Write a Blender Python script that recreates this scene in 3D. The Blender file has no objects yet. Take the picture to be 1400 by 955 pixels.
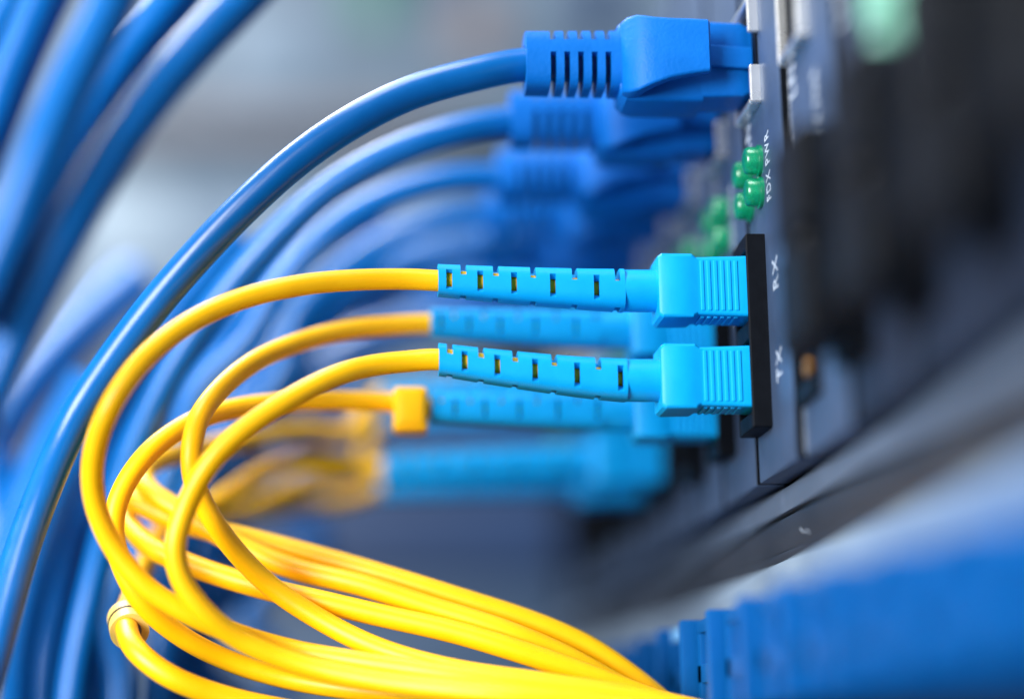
import bpy, bmesh, math, random
from mathutils import Vector, Matrix
random.seed(7)
S = 0.001                                   # everything below is written in millimetres
scene = bpy.context.scene
COL = scene.collection

# ------------------------------------------------------------------ camera
F_PX, DIST = 2700.0, 277.0                  # focal length in photo pixels, distance to the fibre port
yc = Vector((477-700, -(1028-477), F_PX)).normalized()
xc = Vector((1, 0, -yc.x/yc.z)).normalized()
zc = Vector((0, 1, 0)) - yc*yc.y
zc = (zc - xc*zc.dot(xc)).normalized()
MROW = (xc, yc, zc)                         # world axes in camera coordinates (right, up, forward)
def to_world(c): return Vector((MROW[0].dot(c), MROW[1].dot(c), MROW[2].dot(c)))
CAM = -to_world(Vector(((1043-700)/F_PX, -(457-477)/F_PX, 1))*DIST)
RIGHT, UP, FWD = to_world(Vector((1,0,0))), to_world(Vector((0,1,0))), to_world(Vector((0,0,1)))
def at(px, py, y):                          # point seen at a photo pixel, at world depth y along the row of modules
    d = to_world(Vector(((px-700)/F_PX, -(py-477)/F_PX, 1)))
    return CAM + d*((y-CAM.y)/d.y)

cd = bpy.data.cameras.new('camera'); cam = bpy.data.objects.new('camera', cd); COL.objects.link(cam)
cd.sensor_width = 36; cd.lens = F_PX/1400*36
m = Matrix.Identity(4)
for i in range(3):
    m[i][0], m[i][1], m[i][2], m[i][3] = RIGHT[i], UP[i], -FWD[i], CAM[i]*S
cam.matrix_world = m
cd.clip_start = 0.01; cd.clip_end = 20
cd.dof.use_dof = True; cd.dof.focus_distance = 0.2755; cd.dof.aperture_fstop = cd.lens/19.0
scene.camera = cam

# ------------------------------------------------------------------ light
w = bpy.data.worlds.new('World'); scene.world = w; w.use_nodes = True
bg = w.node_tree.nodes['Background']; bg.inputs[0].default_value = (0.50, 0.74, 1.0, 1); bg.inputs[1].default_value = 0.09
def lamp(name, loc, target, size, power, colour):
    l = bpy.data.lights.new(name, 'AREA'); l.shape = 'RECTANGLE'; l.size, l.size_y = size[0]*S, size[1]*S
    l.energy = power; l.color = colour
    o = bpy.data.objects.new(name, l); COL.objects.link(o)
    o.location = Vector(loc)*S
    o.rotation_euler = (Vector(target)-Vector(loc)).to_track_quat('-Z', 'Y').to_euler()
    return o
lamp('ceiling_light', (-200, -40, 640), (-40, 10, 0), (640, 240), 6.2, (0.98, 0.99, 1))
lamp('front_fill_light', (-640, -580, 110), (-40, 10, 0), (460, 460), 18.0, (0.98, 0.99, 1))  # added soft fill from the front left, brightens plugs and yellow loops
lamp('rear_aisle_light', (-300, 260, 430), (-110, 40, 20), (420, 90), 4.0, (0.97, 0.99, 1))
vs = scene.view_settings; vs.view_transform = 'Standard'; vs.look = 'None'; vs.exposure = 0.12; vs.gamma = 1.0
scene.cycles.use_denoising = True
scene.cycles.max_bounces = 8

# ------------------------------------------------------------------ materials
def lin(c): return tuple((v/12.92 if v <= .04045 else ((v+.055)/1.055)**2.4) for v in (x/255 for x in c))
def material(name, rgb, rough=0.45, metal=0.0, var=0.08, bump=0.0, scale=300, spec=0.5, sss=0.0, coat=0.0, trans=0.0, wear=None, stretch=None):
    mt = bpy.data.materials.new(name); mt.use_nodes = True
    nt = mt.node_tree; N, L = nt.nodes, nt.links; b = N['Principled BSDF']
    base = lin(rgb)
    b.inputs['Roughness'].default_value = rough; b.inputs['Metallic'].default_value = metal
    b.inputs['Specular IOR Level'].default_value = spec
    b.inputs['Coat Weight'].default_value = coat; b.inputs['Coat Roughness'].default_value = .2
    b.inputs['Transmission Weight'].default_value = trans
    if sss:
        b.inputs['Subsurface Weight'].default_value = sss
        b.inputs['Subsurface Radius'].default_value = (1, 1, 1); b.inputs['Subsurface Scale'].default_value = .0006
    tc = N.new('ShaderNodeTexCoord'); mp = N.new('ShaderNodeMapping'); L.new(tc.outputs['Object'], mp.inputs[0])
    if stretch: mp.inputs['Scale'].default_value = stretch
    n1 = N.new('ShaderNodeTexNoise'); n1.inputs['Scale'].default_value = scale; n1.inputs['Detail'].default_value = 5
    L.new(mp.outputs[0], n1.inputs['Vector'])
    r = N.new('ShaderNodeValToRGB'); L.new(n1.outputs['Fac'], r.inputs[0])
    r.color_ramp.elements[0].position = .3; r.color_ramp.elements[1].position = .72
    r.color_ramp.elements[0].color = (*[v*(1-var) for v in base], 1)
    r.color_ramp.elements[1].color = (*[min(1, v*(1+var)) for v in base], 1)
    col = r.outputs[0]
    if wear:
        n2 = N.new('ShaderNodeTexNoise'); n2.inputs['Scale'].default_value = wear[1]; n2.inputs['Detail'].default_value = 8
        L.new(mp.outputs[0], n2.inputs['Vector'])
        r2 = N.new('ShaderNodeValToRGB'); L.new(n2.outputs['Fac'], r2.inputs[0])
        r2.color_ramp.elements[0].position = wear[2]; r2.color_ramp.elements[1].position = wear[2]+.05
        mx = N.new('ShaderNodeMixRGB'); L.new(r2.outputs[0], mx.inputs[0]); L.new(col, mx.inputs[1]); mx.inputs[2].default_value = (*lin(wear[0]), 1)
        col = mx.outputs[0]
    L.new(col, b.inputs['Base Color'])
    mr = N.new('ShaderNodeMapRange'); L.new(n1.outputs['Fac'], mr.inputs[0])
    mr.inputs[3].default_value = max(.03, rough-.07); mr.inputs[4].default_value = min(1, rough+.09)
    L.new(mr.outputs[0], b.inputs['Roughness'])
    if bump:
        n3 = N.new('ShaderNodeTexNoise'); n3.inputs['Scale'].default_value = scale*6; n3.inputs['Detail'].default_value = 3
        L.new(mp.outputs[0], n3.inputs['Vector'])
        bp = N.new('ShaderNodeBump'); bp.inputs['Strength'].default_value = bump; bp.inputs['Distance'].default_value = .0002
        L.new(n3.outputs['Fac'], bp.inputs['Height']); L.new(bp.outputs[0], b.inputs['Normal'])
    return mt
M = dict(
    yellow=material('yellow_fibre_jacket', (255, 190, 0), .4, var=.04, sss=.3, bump=.05, spec=.4),
    cyan=material('cyan_connector_plastic', (0, 154, 222), .42, var=.04, bump=.08, sss=.1, spec=.22),
    blue_plug=material('blue_boot_rubber', (0, 98, 184), .5, var=.06, bump=.3, spec=.18),
    blue_cable=material('blue_cable_jacket', (0, 92, 164), .3, var=.05, bump=.06, spec=.4),
    slate=material('slate_painted_steel', (58, 76, 104), .42, .2, var=.1, bump=.12, scale=220),
    black_panel=material('charcoal_painted_steel', (30, 40, 58), .55, 0, spec=.15, var=.2, bump=.12),
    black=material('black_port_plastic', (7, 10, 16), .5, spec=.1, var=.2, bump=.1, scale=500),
    chrome=material('bright_tin_plate', (225, 226, 226), .28, .85, var=.05),
    gold=material('brass_contact', (190, 130, 50), .35, .8),
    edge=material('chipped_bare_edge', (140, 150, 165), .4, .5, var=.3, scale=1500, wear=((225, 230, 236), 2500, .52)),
    green=material('green_lamp_lens', (10, 170, 118), .25, var=.3, scale=500, spec=.5, coat=.3, trans=.55),
    ring=material('cream_marker_plastic', (250, 214, 110), .4, var=.05),
    mint=material('pale_green_lamp_lens', (140, 205, 182), .35, var=.1, trans=.2),
    ink=material('white_screen_print', (174, 186, 202), .6, var=.12, scale=3000),
    lip=material('grey_rail_paint', (80, 94, 114), .45, .1, var=.1, bump=.1, stretch=(1, .15, 1)),
    band=material('dark_rail_paint', (34, 38, 46), .45, .0, var=.18, bump=.1, stretch=(1, .15, 1)),
    white=material('white_rail_paint', (116, 132, 148), .45, var=.05, spec=.25, bump=.08, stretch=(1, .15, 1)),
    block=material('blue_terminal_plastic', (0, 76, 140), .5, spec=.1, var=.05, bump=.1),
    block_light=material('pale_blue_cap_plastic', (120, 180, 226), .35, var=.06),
    far_light=material('pale_grey_cabinet_paint', (102, 122, 142), .5, var=.06, scale=8),
    far_mid=material('mid_grey_equipment_paint', (84, 102, 120), .5, var=.1, scale=8),
    far_dark=material('dark_equipment_paint', (26, 52, 90), .5, var=.15, scale=8),
    far_brown=material('brown_grey_equipment_paint', (112, 104, 108), .5, var=.1, scale=8),
    far_pale=material('pale_label_paint', (150, 168, 184), .5, var=.06, scale=8),
    far_low=material('slate_equipment_paint', (48, 70, 96), .5, var=.12, scale=8),
    far_green=material('green_board', (60, 120, 100), .5, var=.15, scale=20),
)

# ------------------------------------------------------------------ mesh helpers
def link(name, me, mat, parent=None, loc=None):
    o = bpy.data.objects.new(name, me); COL.objects.link(o)
    if mat is not None and not me.materials: me.materials.append(M[mat])
    if parent is not None: o.parent = parent
    if loc is not None: o.location = Vector(loc)*S
    return o
def finish(bm, name, smooth=35):
    bmesh.ops.scale(bm, vec=(S, S, S), verts=bm.verts)
    bmesh.ops.recalc_face_normals(bm, faces=bm.faces)
    me = bpy.data.meshes.new(name); bm.to_mesh(me); bm.free()
    if smooth:
        me.shade_smooth(); me.set_sharp_from_angle(angle=math.radians(smooth))
    return me
def add_box(bm, x0, x1, y0, y1, z0, z1, bev=0.0, seg=2):
    r = bmesh.ops.create_cube(bm, size=1)
    vs_ = r['verts']
    for v in vs_:
        v.co = Vector(((x0+x1)/2+v.co.x*(x1-x0), (y0+y1)/2+v.co.y*(y1-y0), (z0+z1)/2+v.co.z*(z1-z0)))
    if bev:
        es = list({e for v in vs_ for e in v.link_edges})
        bmesh.ops.bevel(bm, geom=es, offset=bev, segments=seg, affect='EDGES', profile=.6)
def box(name, b, mat, parent=None, bev=.2, loc=None, seg=2):
    bm = bmesh.new(); add_box(bm, *b, bev, seg)
    return link(name, finish(bm, name), mat, parent, loc)
def loft(rings, caps=True):
    bm = bmesh.new(); prev = None; allr = []
    for ring in rings:
        cur = [bm.verts.new(p) for p in ring]; allr.append(cur)
        if prev:
            n = len(cur)
            for i in range(n): bm.faces.new((prev[i], prev[(i+1) % n], cur[(i+1) % n], cur[i]))
        prev = cur
    if caps: bm.faces.new(allr[0]); bm.faces.new(allr[-1])
    return bm
def rrect(u, y0, y1, z0, z1, r, n=4):        # rounded rectangle across the plug axis; u is the distance out of the panel
    pts = []
    for cy, cz, a0 in ((y1-r, z1-r, 0), (y0+r, z1-r, 90), (y0+r, z0+r, 180), (y1-r, z0+r, 270)):
        for k in range(n+1):
            a = math.radians(a0+90*k/n); pts.append((-u, cy+r*math.cos(a), cz+r*math.sin(a)))
    return pts
def crom(pts, per=14):
    P = [Vector(p) for p in pts]; P = [P[0]*2-P[1]]+P+[P[-1]*2-P[-2]]
    out = []
    for i in range(1, len(P)-2):
        p0, p1, p2, p3 = P[i-1:i+3]
        t0 = 0; t1 = t0+max(1e-6, (p1-p0).length)**.5; t2 = t1+max(1e-6, (p2-p1).length)**.5; t3 = t2+max(1e-6, (p3-p2).length)**.5
        for k in range(per):
            t = t1+(t2-t1)*k/per
            a1 = p0*((t1-t)/(t1-t0))+p1*((t-t0)/(t1-t0)); a2 = p1*((t2-t)/(t2-t1))+p2*((t-t1)/(t2-t1)); a3 = p2*((t3-t)/(t3-t2))+p3*((t-t2)/(t3-t2))
            b1 = a1*((t2-t)/(t2-t0))+a2*((t-t0)/(t2-t0)); b2 = a2*((t3-t)/(t3-t1))+a3*((t-t1)/(t3-t1))
            out.append(b1*((t2-t)/(t2-t1))+b2*((t-t1)/(t2-t1)))
    out.append(P[-2])
    for _ in range(4):                        # relax kinks, ends fixed
        q = out[:]
        for i in range(2, len(out)-2): q[i] = out[i]*.4+(out[i-1]+out[i+1])*.3
        out = q
    return out
def tube_mesh(pts, r, name, n=20):
    bm = bmesh.new(); rings = []
    t = (pts[1]-pts[0]).normalized(); nrm = t.orthogonal().normalized()
    for i, p in enumerate(pts):
        t = (pts[min(i+1, len(pts)-1)]-pts[max(i-1, 0)]).normalized()
        nrm = (nrm-t*nrm.dot(t)).normalized(); bn = t.cross(nrm)
        rr = r(i/(len(pts)-1)) if callable(r) else r
        rings.append([p+(nrm*math.cos(2*math.pi*k/n)+bn*math.sin(2*math.pi*k/n))*rr for k in range(n)])
    return finish(loft(rings), name, 60)
def slotted_sleeve(name, cuts, slots, half, inner, power=2.6, nang=48, offs=lambda u: 0.0):
    """a tapering sleeve with real slots. cuts: sorted axial stations; slots: {cell index: test(angle)} removed cells"""
    bm = bmesh.new(); na = nang; nu = len(cuts)
    def ring(u, inn):
        h = half(u); res = []
        for k in range(na):
            a = 2*math.pi*k/na; c, s = math.cos(a), math.sin(a)
            if inn: y, z = inner*c, inner*s
            else:
                rr = 1/((abs(c)**power+abs(s)**power)**(1/power)); y, z = h[0]*rr*c, h[1]*rr*s
            res.append(bm.verts.new((-u, y, z+offs(u))))
        return res
    O = [ring(u, 0) for u in cuts]; I = [ring(u, 1) for u in cuts]
    full = [[not (i in slots and slots[i](((k+.5)*360/na) % 360)) for k in range(na)] for i in range(nu-1)]
    for i in range(nu-1):
        for k in range(na):
            if not full[i][k]: continue
            k2 = (k+1) % na
            bm.faces.new((O[i][k], O[i][k2], O[i+1][k2], O[i+1][k]))
            bm.faces.new((I[i][k], I[i+1][k], I[i+1][k2], I[i][k2]))
            if not full[i][k2]: bm.faces.new((O[i][k2], O[i+1][k2], I[i+1][k2], I[i][k2]))
            if not full[i][k-1]: bm.faces.new((O[i][k], I[i][k], I[i+1][k], O[i+1][k]))
            if i == 0 or not full[i-1][k]: bm.faces.new((O[i][k], I[i][k], I[i][k2], O[i][k2]))
            if i == nu-2 or not full[i+1][k]: bm.faces.new((O[i+1][k], O[i+1][k2], I[i+1][k2], I[i+1][k]))
    loose = [v for v in bm.verts if not v.link_faces]
    bmesh.ops.delete(bm, geom=loose, context='VERTS')
    return finish(bm, name, 32)
def thing(name, label, cat, loc=(0, 0, 0), group=None):
    o = bpy.data.objects.new(name, None); COL.objects.link(o); o.empty_display_size = .005
    o.location = Vector(loc)*S; o['label'] = label; o['category'] = cat
    if group: o['group'] = group
    return o
def tag(o, label, cat, group=None):
    o['label'] = label; o['category'] = cat
    if group: o['group'] = group
    return o
def text_mesh(body, size, name, squeeze=1.0):
    c = bpy.data.curves.new(name, 'FONT'); c.body = body; c.size = size*S; c.offset = .00002; c.space_character = 1.2; c.extrude = .00002
    o = bpy.data.objects.new(name, c); COL.objects.link(o)
    dg = bpy.context.evaluated_depsgraph_get(); dg.update()
    me = bpy.data.meshes.new_from_object(o.evaluated_get(dg))
    bpy.data.objects.remove(o); bpy.data.curves.remove(c)
    for v in me.vertices:                    # baseline runs up (+Z), letters stand towards +Y, facing -X
        x, y, z = v.co; v.co = (-z, y, x*squeeze)
    me.materials.clear()
    return me

# ------------------------------------------------------------------ chassis and rails
PITCH = 26.0
chassis = thing('equipment_chassis', 'grey rack chassis whose front rail runs under the row of converter modules', 'chassis', (0, 0, -37))
ch = lambda name, b, mat, bev=.3: box(name, (b[0], b[1], b[2], b[3], b[4]+37, b[5]+37), mat, chassis, bev)
Y0, Y1 = -190, 330
ch('front_lip', (3.2, 30, Y0, Y1, -24.4, -20.8), 'lip', .7)
ch('groove', (4.6, 30, Y0, Y1, -25.0, -24.4), 'black', 0)
ch('dark_band', (3.2, 30, Y0, Y1, -29.8, -25.0), 'band', .5)
ch('lower_bead', (2.8, 30, Y0, Y1, -31.1, -29.85), 'band', .35)
ch('rear_housing', (6, 90, Y0, Y1, -20.9, 80), 'black', 0)
shelf = thing('rack_shelf', 'white painted rack shelf edge below the grey chassis rail', 'shelf', (0, 0, -60))
box('front_edge', (2.0, 30, Y0, Y1, 60-38.5, 60-31.3), 'white', shelf, .6)
box('under_panel', (3, 30, Y0, Y1, -40, 60-38.6), 'black', shelf, .3)
# small scuffs left on the rail
pts = [(3.17, -9, -28.8), (3.17, -7.5, -28.2), (3.17, -5.5, -28.4), (3.17, -4, -27.6)]
link('scratch', tube_mesh([Vector((p[0], p[1], p[2]+37)) for p in crom(pts, 5)], .06, 'scratch', 6), 'ink', chassis)

# ------------------------------------------------------------------ converter modules
def jack_mesh():
    bm = bmesh.new()
    for b in ((-1.5, .2, -5.6, -4.7, -8, -2.4), (-1.5, .2, -5.6, -4.7, 2.4, 8), (-1.5, .2, 5.4, 6.1, -8, 8), (-1.5, .2, -4.7, 5.4, -8, -7.1), (-1.5, .2, -4.7, 5.4, 7.1, 8)):
        add_box(bm, *b, .22, 1)
    return finish(bm, 'jack_shield')
def lens_mesh():
    rings = []
    for u, r in ((0, 2.4), (.5, 2.4), (.55, 2.12), (1.9, 2.08), (2.3, 1.85), (2.5, 1.3), (2.58, .7), (2.6, .12)):
        rings.append([(-u, r*math.cos(2*math.pi*k/24), r*math.sin(2*math.pi*k/24)) for k in range(24)])
    return finish(loft(rings), 'indicator_lamp', 40)
def frame_mesh():
    bm = bmesh.new()
    add_box(bm, -2.7, .2, -4.0, -3.2, -13.7, 13.6, .15, 1); add_box(bm, -2.7, .2, 5.2, 6.0, -13.7, 13.6, .15, 1)
    for z0, z1 in ((-13.7, -11.4), (-1.2, 1.4), (11.4, 13.6)): add_box(bm, -2.68, .2, -3.2, 5.2, z0, z1, .12, 1)
    add_box(bm, -.6, .2, -3.2, 5.2, -11.4, 11.4)
    return finish(bm, 'adapter_frame')
ME_JACK, ME_LENS, ME_LENS_PALE, ME_FRAME = jack_mesh(), lens_mesh(), lens_mesh(), frame_mesh()
bmp = bmesh.new(); add_box(bmp, 0, 4.2, -17.2, 6.3, -20.2, 78, .35, 2); ME_PLATE = finish(bmp, 'faceplate'); ME_PLATE_DARK = ME_PLATE.copy()
bmp = bmesh.new(); add_box(bmp, .12, 4, -17.5, -17.15, -20, 77, 0); ME_SIDE_SHADE = finish(bmp, 'side_shade_strip', 0)  # black strip painting in the shade of the gap between faceplates
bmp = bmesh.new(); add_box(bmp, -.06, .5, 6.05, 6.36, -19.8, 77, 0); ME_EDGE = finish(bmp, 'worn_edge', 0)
bmp = bmesh.new(); add_box(bmp, -.3, .1, -4.6, 5.3, -7, 7, 0); ME_SOCKET = finish(bmp, 'jack_socket', 0)
ME_FERRULE = finish(loft([[(-u, r*math.cos(2*math.pi*k/20), r*math.sin(2*math.pi*k/20)) for k in range(20)] for u, r in ((.1, 1.2), (1.2, 1.2), (1.3, .9))]), 'ferrule_sleeve', 40)
SCY, SCZ = 1.0, (6.5, -6.3)
TXT = {k: text_mesh(k, s, 'lettering', q) for k, s, q in (('RX', 4.2, .78), ('TX', 4.2, .78), ('FDX', 3.6, .55), ('PWR', 3.6, .55), ('LNK', 4.4, .8))}
JZ = 40.3
def module(k, dark, label, group=None):
    t = thing('converter_module', label, 'module', (.7 if k < 0 else 0, k*PITCH, 0), group)
    pm = 'black_panel' if dark else 'slate'
    pl = link('faceplate', ME_PLATE_DARK if dark else ME_PLATE, pm, t); link('side_shade_strip', ME_SIDE_SHADE, 'black', t)
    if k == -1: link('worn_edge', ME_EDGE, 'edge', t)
    j = link('jack_shield', ME_JACK, 'chrome', t, (0, 0, JZ)); link('jack_socket', ME_SOCKET, 'black', t, (0, 0, JZ))
    for z in ((24.4, 19.8) if k >= 0 else (20.5, 13.8) if k <= -3 else ()):
        for y in (-3.0, 4.2): link('indicator_lamp', ME_LENS if k >= 0 else ME_LENS_PALE, 'green' if k >= 0 else 'mint', t, (0, y, z)).scale = (1.6, 1.6, 1.6) if k <= -3 else (.95, .95, .95)
    fr = link('adapter_frame', ME_FRAME, 'black', t)
    if k == -1:
        fr.scale.x = .35
        link('ferrule_sleeve', ME_FERRULE, 'gold', t, (.4, 1, -9.5))
    for s, y, z in (('RX', -10.8, 4.2), ('TX', -10.8, -8.4), ('FDX', -9.0, 17.2), ('PWR', -9.0, 22.4), ('LNK', 2.6, 27.2)):
        link('lettering', TXT[s], 'ink', t, (-.03, y, z))
    return t
FIB = {0, 1, 3, 4}
ORD = ['', 'first', 'second', 'third', 'fourth', 'fifth', 'sixth', 'seventh', 'eighth', 'ninth']
mod_labels = {0: 'slate converter module with sharp RX and TX lettering beside its black fibre port',
    1: 'slate converter module directly behind the one with sharp RX and TX lettering',
    2: 'slate converter module with a blue network plug and no fibre plugs',
    3: 'slate converter module, third behind the one with sharp RX and TX lettering',
    4: 'slate converter module, fourth behind the one with sharp RX and TX lettering'}
for k in range(-5, 10):
    if k in mod_labels: module(k, False, mod_labels[k])
    elif k < 0: module(k, k < -1, 'converter module with black dust caps, %s from the one with sharp RX lettering' % ORD[-k], 'capped converter modules') if k < -1 else module(k, False, 'slate converter module with an open black fibre port right of the RX and TX lettering')
    else: module(k, False, 'far slate converter module, %s behind the one with sharp RX lettering' % ORD[k], 'far converter modules')

# ------------------------------------------------------------------ fibre patch cables
SCY, SCZ = 1.0, (6.5, -6.3)
def sc_body_mesh():
    sec = []
    def s(u, hy, hz, r=.5): sec.append(rrect(u, -hy, hy, -hz, hz, r))
    s(1.0, 3.5, 4.4); s(8.8, 3.5, 4.15); s(9.5, 3.5, 4.15); s(10.2, 3.85, 4.55, .5); s(14.4, 3.85, 4.6, .5); s(14.9, 3.6, 4.3, .7); s(14.95, 3.2, 3.8, .9)
    return finish(loft(sec), 'connector_body', 30)
def sc_rib_mesh():
    bm = bmesh.new(); add_box(bm, -.28, .28, -.16, .14, -3.6, 3.6, .1, 1); return finish(bm, 'grip_ridge')
ME_SC, ME_RIB = sc_body_mesh(), sc_rib_mesh()
bmr = loft([[(-u, r*math.cos(2*math.pi*k/32), r*math.sin(2*math.pi*k/32)) for k in range(32)] for u, r in ((14.6, 3.0), (19.4, 2.98), (20.1, 2.9))])
ME_COLLAR = finish(bmr, 'collar', 40)
def boot_mesh(phase, stretch, tilt, cut=.42):
    st = [19.5]; slots = {}
    centers = [v-1.2 for v in (21.7, 24.7, 27.7, 30.8, 33.5, 36.2, 38.7, 40.9, 43.2, 45.2)]
    fr = lambda a: abs((a-184+180) % 360-180) < 31 or abs((a-4+180) % 360-180) < 31
    tp = lambda a: abs(a-109) < 58 or abs(a-278) < 40
    for i, c in enumerate(centers):
        st += [c-cut, c+cut]; slots[len(st)-2] = (tp if (i % 2 == 0) == phase else fr)
    st.append(45.5)
    st = [19.5+(u-19.5)*stretch for u in st]
    end = st[-1]
    half = lambda u: (2.95-.75*((u-19.5)/(end-19.5)), 2.95-.75*((u-19.5)/(end-19.5)))
    off = lambda u: tilt*((u-19.5)/(end-19.5))**1.3
    return slotted_sleeve('strain_relief_boot', st, slots, half, 1.75, 3.2, 48, off), end
RF = 1.5
def fibre_cable(k, row, label, path, stretch=1.0, tilt=0.0, group=None):
    RF = 1.5 if k < 3 else 1.62
    o = (0, k*PITCH+SCY, SCZ[row])
    t = thing('fibre_patch_cable', label, 'cable', o, group)
    b = link('connector_body', ME_SC, 'cyan', t)
    for i in range(6):
        link('grip_ridge', ME_RIB, 'cyan', b, (-(4.0+i*.96), -3.5, 0)); link('grip_ridge', ME_RIB, 'cyan', b, (-(4.0+i*.96), 3.5, 0))
    for i in range(6):
        q = link('grip_ridge', ME_RIB, 'cyan', b, (-(4.0+i*.96), 0, -4.27)); q.rotation_euler.x = math.radians(90); q.scale.z = .72
    link('collar', ME_COLLAR, 'cyan', t)
    bme, end = boot_mesh(row == 0, stretch, tilt, .42 if k == 0 else .2)
    link('strain_relief_boot', bme, 'cyan', t)
    O = Vector(o)
    pts = [Vector((-19, 0, 0)), Vector((-26, 0, tilt*.2)), Vector((-36*stretch, 0, tilt*.62)), Vector((-end, 0, tilt))]
    for px, py, y in path:                    # the low part of the loop hangs a little deeper
        f = min(1, max(0, (py-490)/260)); g = 1-min(1, max(0, (px-380)/300)); pts.append(at(px, py, y+(13 if k < 3 else 6)*f*f*(3-2*f)*g)-O)
    link('jacket', tube_mesh(crom(pts), RF, 'jacket'), 'yellow', t)
    return t
# far-bottom meeting order of the bundle, by depth
fibre_cable(0, 0, 'yellow fibre cable with sharp cyan plug beside the RX lettering',
    [(555,381,1),(470,383,0),(400,391,-1),(330,408,-2),(260,440,-4),(200,487,-6),(155,548,-8),(130,612,-9),(128,675,-10),(150,738,-10),(195,797,-9),(258,838,-8),(330,868,-6),(410,890,-4),(500,905,-3),(620,922,-2),(760,940,-1.5),(900,962,-1.5),(1000,985,-1.5)], tilt=1.4)
fibre_cable(0, 1, 'yellow fibre cable with sharp cyan plug beside the TX lettering',
    [(560,493,1),(510,499,0),(461,512,-2),(394,546,-5),(332,588,-8),(287,633,-11),(256,689,-13),(240,745,-14),(248,790,-13),(280,836,-12),(335,877,-10),(416,908,-8),(528,932,-6),(700,950,-5),(900,972,-5),(1000,990,-5)], tilt=3.0)
fibre_cable(1, 0, 'yellow fibre cable whose soft cyan plug sits just behind the RX plug',
    [(530,445,26),(480,450,24),(416,465,20),(349,493,14),(300,532,8),(271,573,2),(262,615,-2),(265,655,-4),(285,700,-5),(321,751,-4),(371,801,-2),(438,846,0),(517,885,1),(618,914,2),(760,935,2),(900,958,2),(1000,980,2)], tilt=.9)
fibre_cable(1, 1, 'yellow fibre cable with yellow clip at the end of its cyan boot',
    [(539,550,26),(472,547,25),(394,549,22),(321,558,17),(259,578,11),(203,618,5),(166,672,0),(155,722,-3),(166,770,-4),(195,823,-3),(250,870,0),(318,904,3),(400,928,4),(520,945,5),(700,955,5.5),(900,972,5.5),(1000,990,5.5)], tilt=.6)
G3 = 'fibre cables of the third plugged module'
fibre_cable(3, 0, 'blurred yellow fibre cable, upper of the third plugged module behind the clip',
    [(480,588,76),(420,588,70),(350,598,58),(280,612,45),(222,626,33),(196,646,26),(205,670,21),(245,697,18),(320,741,15),(400,776,13),(495,799,12),(591,830,12),(686,860,12),(772,896,12),(853,940,12),(960,985,12)], 1.25, -1.0)
fibre_cable(3, 1, 'blurred yellow fibre cable, lower of the third plugged module behind the clip',
    [(500,640,77),(440,626,72),(370,640,62),(300,682,52),(245,706,44),(200,690,36),(176,668,28),(186,684,22),(220,702,20),(265,718,19),(349,738,18),(438,761,17),(519,784,16),(614,813,16),(734,852,16),(805,884,16),(867,926,16),(920,970,16)], 1.25, -1.0)
fibre_cable(4, 0, 'faint yellow fibre cable of the farthest plugged module joining the loop top',
    [(490,640,102),(420,655,94),(350,690,84),(280,706,70),(215,690,54),(172,680,38),(170,702,26),(203,745,17),(265,773,13),(349,800,10),(438,821,9),(520,840,9),(618,862,9),(700,886,9),(790,917,9),(900,958,9),(980,985,9)], 1.25, -1.0)
fibre_cable(4, 1, 'yellow fibre cable that carries the printed marker ring',
    [(480,680,100),(400,690,92),(330,700,80),(270,705,64),(225,720,50),(204,760,38),(186,805,26),(172,846,12),(185,886,4),(230,922,2),(300,950,3),(400,972,4),(520,990,5)], 1.25, -1.0)

# yellow clip at the second module's lower boot, marker ring on the low loop
def c_clip():
    t = thing('cable_clip', 'small yellow plastic clip gripping the fibre at the end of a cyan boot', 'clip')
    c = at(561, 559, 26)
    t.location = c*S
    bm = bmesh.new(); add_box(bm, -2.6, 2.6, -2.6, 2.6, -3.6, 3.1, .9, 3); link('clip_block', finish(bm, 'clip_block'), 'yellow', t)
    bm = bmesh.new(); add_box(bm, -1.9, 1.9, -3.0, -2.3, -2.6, 2.2, .3, 2); link('clip_latch', finish(bm, 'clip_latch'), 'yellow', t)
c_clip()
rc = at(175, 852, 18); ra = (at(186, 886, 10)-at(174, 835, 21)).normalized()
rt = thing('marker_ring', 'pale yellow marker ring with dark print on the lowest yellow loop', 'marker', rc)
def ring_shell(a0, a1, r0, r1):
    n1 = ra.orthogonal().normalized(); n2 = ra.cross(n1); bm = bmesh.new(); L = []
    for d, r in ((a0, r1), (a1, r1), (a1, r0), (a0, r0)):
        L.append([bm.verts.new(ra*d+(n1*math.cos(2*math.pi*k/28)+n2*math.sin(2*math.pi*k/28))*r) for k in range(28)])
    for i in range(4):
        for k in range(28): bm.faces.new((L[i][k], L[i][(k+1) % 28], L[(i+1) % 4][(k+1) % 28], L[(i+1) % 4][k]))
    return finish(bm, 'ring')
link('ring_band', ring_shell(-2.2, 2.6, 1.66, 2.75), 'ring', rt)
link('printed_line', ring_shell(-.3, .3, 2.6, 2.79), 'black', rt)

# ------------------------------------------------------------------ dust caps in the near modules
def cap_mesh():
    return finish(loft([rrect(u, -hy, hy, -hz, hz, .8) for u, hy, hz in ((1.2, 3.4, 4.2), (3.0, 3.4, 4.2), (3.2, 6.6, 6.2), (7.0, 6.4, 6.1), (7.8, 5.6, 5.4))]), 'dust_cap')
ME_CAP = cap_mesh()
for k in range(-5, -1):
    for z in SCZ:
        tag(link('dust_cap', ME_CAP, 'black', None, (0, k*PITCH+SCY, z)), '%s black dust cap in the %s module counted from the RX and TX lettering' % ('upper' if z > 0 else 'lower', ORD[-k]), 'dust cap', 'dust caps')

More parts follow.
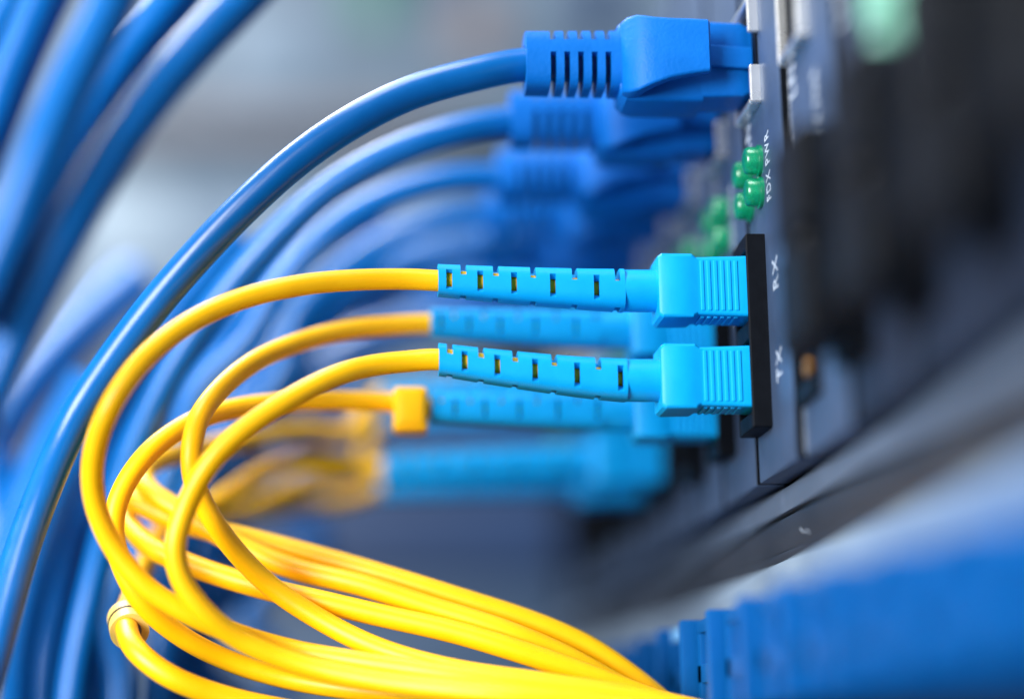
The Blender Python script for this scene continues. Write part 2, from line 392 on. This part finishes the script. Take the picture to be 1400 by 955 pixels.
# ------------------------------------------------------------------ network patch cables
def plug_meshes():
    R = {}
    sec = [rrect(u, y0, y1, z0, z1, .5) for u, y0, y1, z0, z1 in ((-1.5+1.3, -2.6, 4.2, -4.9, 4.9), (1.2, -2.8, 4.3, -5.2, 5.2), (1.8, -3.1, 4.5, -5.5, 5.5), (8.4, -3.2, 4.6, -5.7, 5.7))]
    R['plug_nose'] = finish(loft(sec), 'plug_nose', 30)
    sec = [rrect(u, y0, y1, z0, z1, r) for u, y0, y1, z0, z1, r in ((7.6, -3.0, 5.2, -6.2, 5.9, .7), (8.0, -3.2, 5.4, -6.3, 6.0, .8), (17.0, -3.4, 5.4, -6.3, 6.1, .9), (18.6, -3.3, 5.2, -6.0, 5.9, 1.2), (19.5, -3.0, 4.8, -5.2, 5.2, 1.5))]
    R['boot_body'] = finish(loft(sec), 'boot_body', 30)
    sec = []
    for u, yo, yi, zl, zh in ((7.2, -7.6, -6.2, -3.3, 4.0), (7.5, -8.0, -6.1, -3.5, 4.2), (10, -8.0, -6.0, -3.9, 4.3), (13, -7.9, -5.8, -4.5, 4.4), (15, -7.7, -5.2, -5.2, 4.6), (16.4, -7.4, -4.0, -5.7, 4.9), (17.4, -6.8, -2.6, -6.0, 5.2), (18.6, -5.6, -2.4, -5.9, 5.2), (19.3, -4.2, -2.2, -5.4, 4.9)):
        sec.append(rrect(u, yo, yi, zl, zh, min(.55, (yi-yo)*.45)))
    R['latch_hood'] = finish(loft(sec), 'latch_hood', 32)
    sec = [rrect(u, y-.7, y, -1.6, 1.6, .25) for u, y in ((.5, -3.0), (3, -3.3), (7, -4.1), (12, -5.2), (15, -5.0))]
    R['latch'] = finish(loft(sec), 'latch', 30)
    st = [19.2]; slots = {}
    tst = lambda a: not (abs((a-163+180) % 360-180) < 12 or abs((a-0+180) % 360-180) < 14)
    for i in range(5):
        c = 21.2+i*1.95; st += [c-.42, c+.42]; slots[len(st)-2] = tst
    st.append(32.8)
    tap = lambda u: (3.9-.2*(u-19)/13, 4.55-.2*(u-19)/13)
    R['strain_relief'] = slotted_sleeve('strain_relief', st, slots, tap, 2.6, 3.4, 48)
    return R
RJ = plug_meshes()
RJMAT = {'plug_nose': 'blue_plug', 'boot_body': 'blue_plug', 'latch_hood': 'blue_plug', 'latch': 'blue_plug', 'strain_relief': 'blue_plug'}
def net_cable(k, label, path, group=None, r=2.35, dz=0.0, roll=0.0):
    o = Vector((0, k*PITCH+.6, JZ-.6+dz))
    t = thing('network_patch_cable', label, 'cable', o, group)
    for n, me in RJ.items(): link(n, me, RJMAT[n], t).rotation_euler.x = math.radians(roll)
    pts = [Vector((-20, .4, 0)), Vector((-27, .4, 0)), Vector((-32.8, .4, 0))]+[p-o for p in path]
    link('jacket', tube_mesh(crom(pts), r, 'jacket', 24), 'blue_cable', t)
    return t
A = [at(*p) for p in ((650,101,0),(560,127,0),(478,168,0),(402,221,1),(330,286,3),(264,355,6),(205,424,9),(152,495,12),(112,556,14),(82,616,14),(55,682,12),(30,752,8),(8,830,3),(-15,918,-2),(-40,1010,-6))]
net_cable(0, 'blue network cable with the sharp ribbed plug above the green lamps', A, r=2.42)
B = [at(*p) for p in ((610,182,26),(530,212,27),(450,258,29),(375,325,32),(305,405,36),(245,490,40),(198,580,44),(160,680,48),(130,790,52),(105,900,54),(90,1010,55))]
net_cable(1, 'blue network cable with a white glint, just behind the sharp ribbed plug', B)
names = {2: 'blurred blue network cable, second behind the sharp ribbed plug', 3: 'blurred blue network cable, third behind the sharp ribbed plug', 4: 'blurred blue network cable, fourth behind the sharp ribbed plug',
         5: 'blurred blue network cable, fifth behind the sharp ribbed plug', 6: 'blurred blue network cable, sixth behind the sharp ribbed plug'}
for k in range(2, 7):
    pth = []
    for i, p in enumerate(B):
        f = i/(len(B)-1)
        pth.append(p+Vector((random.uniform(-3, 3)*min(1, i)+f*random.uniform(2, 9)*(k-1), (k-1)*PITCH*(1-.3*f), -f*3*(k-1)+random.uniform(-1, 1)*min(1, i))))
    net_cable(k, names[k], pth, dz=random.uniform(-1.5, .5), roll=random.uniform(-14, 14))

# blue cables hanging past on the left
def hang(label, pts, r, group=None):
    o = link('hanging_cable', tube_mesh(crom([at(*p) for p in pts]), r, 'hanging_cable', 24), 'blue_cable')
    tag(o, label, 'cable', group)
hang('soft blue hanging cable closest to the grey background', [(420,-90,-36),(340,-10,-36),(235,100,-38),(150,215,-40),(90,320,-42),(35,430,-42),(-15,545,-42),(-70,680,-42)], 2.7)
hang('soft blue hanging cable second from the grey background', [(285,-60,-24),(235,0,-24),(160,95,-24),(100,190,-24),(45,300,-24),(0,400,-24),(-50,520,-24)], 2.7)
hang('bright blue hanging cable in the middle of the hanging group', [(180,-60,-44),(150,10,-44),(100,110,-45),(55,215,-46),(10,330,-46),(-40,440,-46)], 2.8)
hang('deep blue hanging cable outermost of the hanging group', [(90,-60,-30),(60,0,-30),(20,90,-30),(-15,180,-30),(-60,290,-30)], 2.8)
hang('dark blue hanging cable half hidden behind the outermost one', [(60,-60,20),(15,10,20),(-20,80,20),(-60,180,20)], 2.8)
# low blue cables behind the loop
hang('thick blue cable falling behind the yellow loop, next to the crossing cable', [(330,330,80),(250,420,78),(180,500,74),(110,600,70),(60,700,66),(30,800,62),(10,900,60),(5,1010,60)], 4.4)
hang('pale lit blue cable crossing behind the sharp blue cable at the left', [(190,380,130),(120,440,125),(60,500,118),(10,560,112),(-40,640,108)], 5.0)
hang('blue cable running down the left side under the crossing cable', [(-60,540,80),(-15,640,78),(5,740,76),(5,850,74),(-5,960,74),(-15,1020,74)], 4.6)
hang('dark blue cable falling straight down behind the marker ring', [(215,500,100),(150,610,98),(105,700,96),(75,800,94),(60,900,92),(55,1010,92)], 5.0)

hang('soft blue cable sweeping behind the upper yellow fibre of the sharp plug', [(720,330,95),(600,345,95),(500,375,95),(420,430,93),(350,510,90),(290,610,86),(250,720,82),(225,830,80),(215,930,80),(210,1010,80)], 3.0)
hang('soft blue cable sweeping behind both sharp yellow fibres', [(740,430,120),(620,440,120),(520,460,120),(430,510,118),(360,590,114),(310,690,110),(285,800,108),(270,900,108),(265,1010,108)], 3.4)
hang('dark blue cable between the two sweeping cables and the crossing cable', [(520,290,110),(430,335,108),(350,400,105),(280,480,102),(215,580,98),(170,690,94),(145,800,92),(135,900,92),(130,1010,92)], 3.4)
hang('dark blue cable deep behind the lowest part of the crossing cable', [(120,520,75),(70,610,72),(30,700,70),(5,800,68),(-5,900,68),(-10,1010,68)], 3.6)

# ------------------------------------------------------------------ blue terminal row under the shelf edge
def term(k):
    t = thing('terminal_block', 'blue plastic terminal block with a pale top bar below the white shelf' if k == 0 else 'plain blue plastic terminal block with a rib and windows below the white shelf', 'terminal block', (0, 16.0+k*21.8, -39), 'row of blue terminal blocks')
    box('body', (-6.6, 2, 0, 21.2, -12.5, 0), 'block', t, .25)
    box('rib', (-10.2, -6.6, 0, 3.0, -12.5, .5), 'block', t, .3)
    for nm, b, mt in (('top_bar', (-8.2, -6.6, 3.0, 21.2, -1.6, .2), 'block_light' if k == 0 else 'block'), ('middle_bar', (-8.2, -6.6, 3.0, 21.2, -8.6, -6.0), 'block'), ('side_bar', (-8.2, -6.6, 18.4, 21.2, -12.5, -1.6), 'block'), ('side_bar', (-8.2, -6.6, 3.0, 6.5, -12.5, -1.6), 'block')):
        box(nm, b, mt, t, .15)
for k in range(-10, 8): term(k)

# ------------------------------------------------------------------ equipment far behind
def far_unit(label, cat, name, px0, px1, py0, py1, y, mat, parts):
    a = at(px0, py1, y); b = at(px1, py0, y)
    cx, z0 = (a.x+b.x)/2, a.z
    t = thing(name, label, cat, (cx, y, z0)); W, H = (b.x-a.x)/2, b.z-a.z
    box('front_panel', (-W, W, 0, 60, 0, H), mat, t, 2)
    for nm, fx0, fx1, fz0, fz1, d, mt in parts:
        box(nm, (-W+2*W*fx0, -W+2*W*fx1, -d, -.2, H*fz0, H*fz1), mt, t, 1)
far_unit('pale grey cabinet door far behind the cables', 'cabinet', 'cabinet_door', -300, 640, 190, 520, 620, 'far_light', (('handle', .8, .84, .3, .7, 14, 'far_mid'), ('vent_slot', .3, .62, .04, .2, 3, 'far_mid'), ('vent_slot', .55, .75, .3, .5, 3, 'far_mid'), ('label_plate', .4, .55, .5, .8, 3, 'far_pale')))
far_unit('mid grey equipment unit far behind, above the pale door', 'equipment', 'equipment_unit', -300, 1000, -200, 184, 600, 'far_mid', (('port', .585, .63, .4, .75, 4, 'far_green'), ('port', .645, .68, .5, .8, 4, 'far_dark'), ('port', .69, .74, .25, .5, 4, 'far_brown'), ('port', .76, .82, .45, .7, 4, 'far_light'), ('port', .83, .87, .3, .6, 4, 'far_dark'), ('port', .9, .96, .4, .7, 4, 'far_light'), ('label_plate', .44, .55, .15, .45, 3, 'far_light'), ('vent_slot', .3, .7, .02, .08, 3, 'far_brown')))
far_unit('dark equipment unit far behind, below the pale door', 'equipment', 'equipment_unit', -300, 1000, 526, 800, 610, 'far_dark', (('port', .3, .34, .4, .7, 4, 'far_mid'), ('port', .5, .54, .4, .7, 4, 'far_mid')))
far_unit('grey equipment unit far behind, lowest behind the yellow bundle', 'equipment', 'equipment_unit', -300, 1000, 806, 1150, 605, 'far_low', (('handle', .3, .36, .2, .8, 12, 'far_light'),))
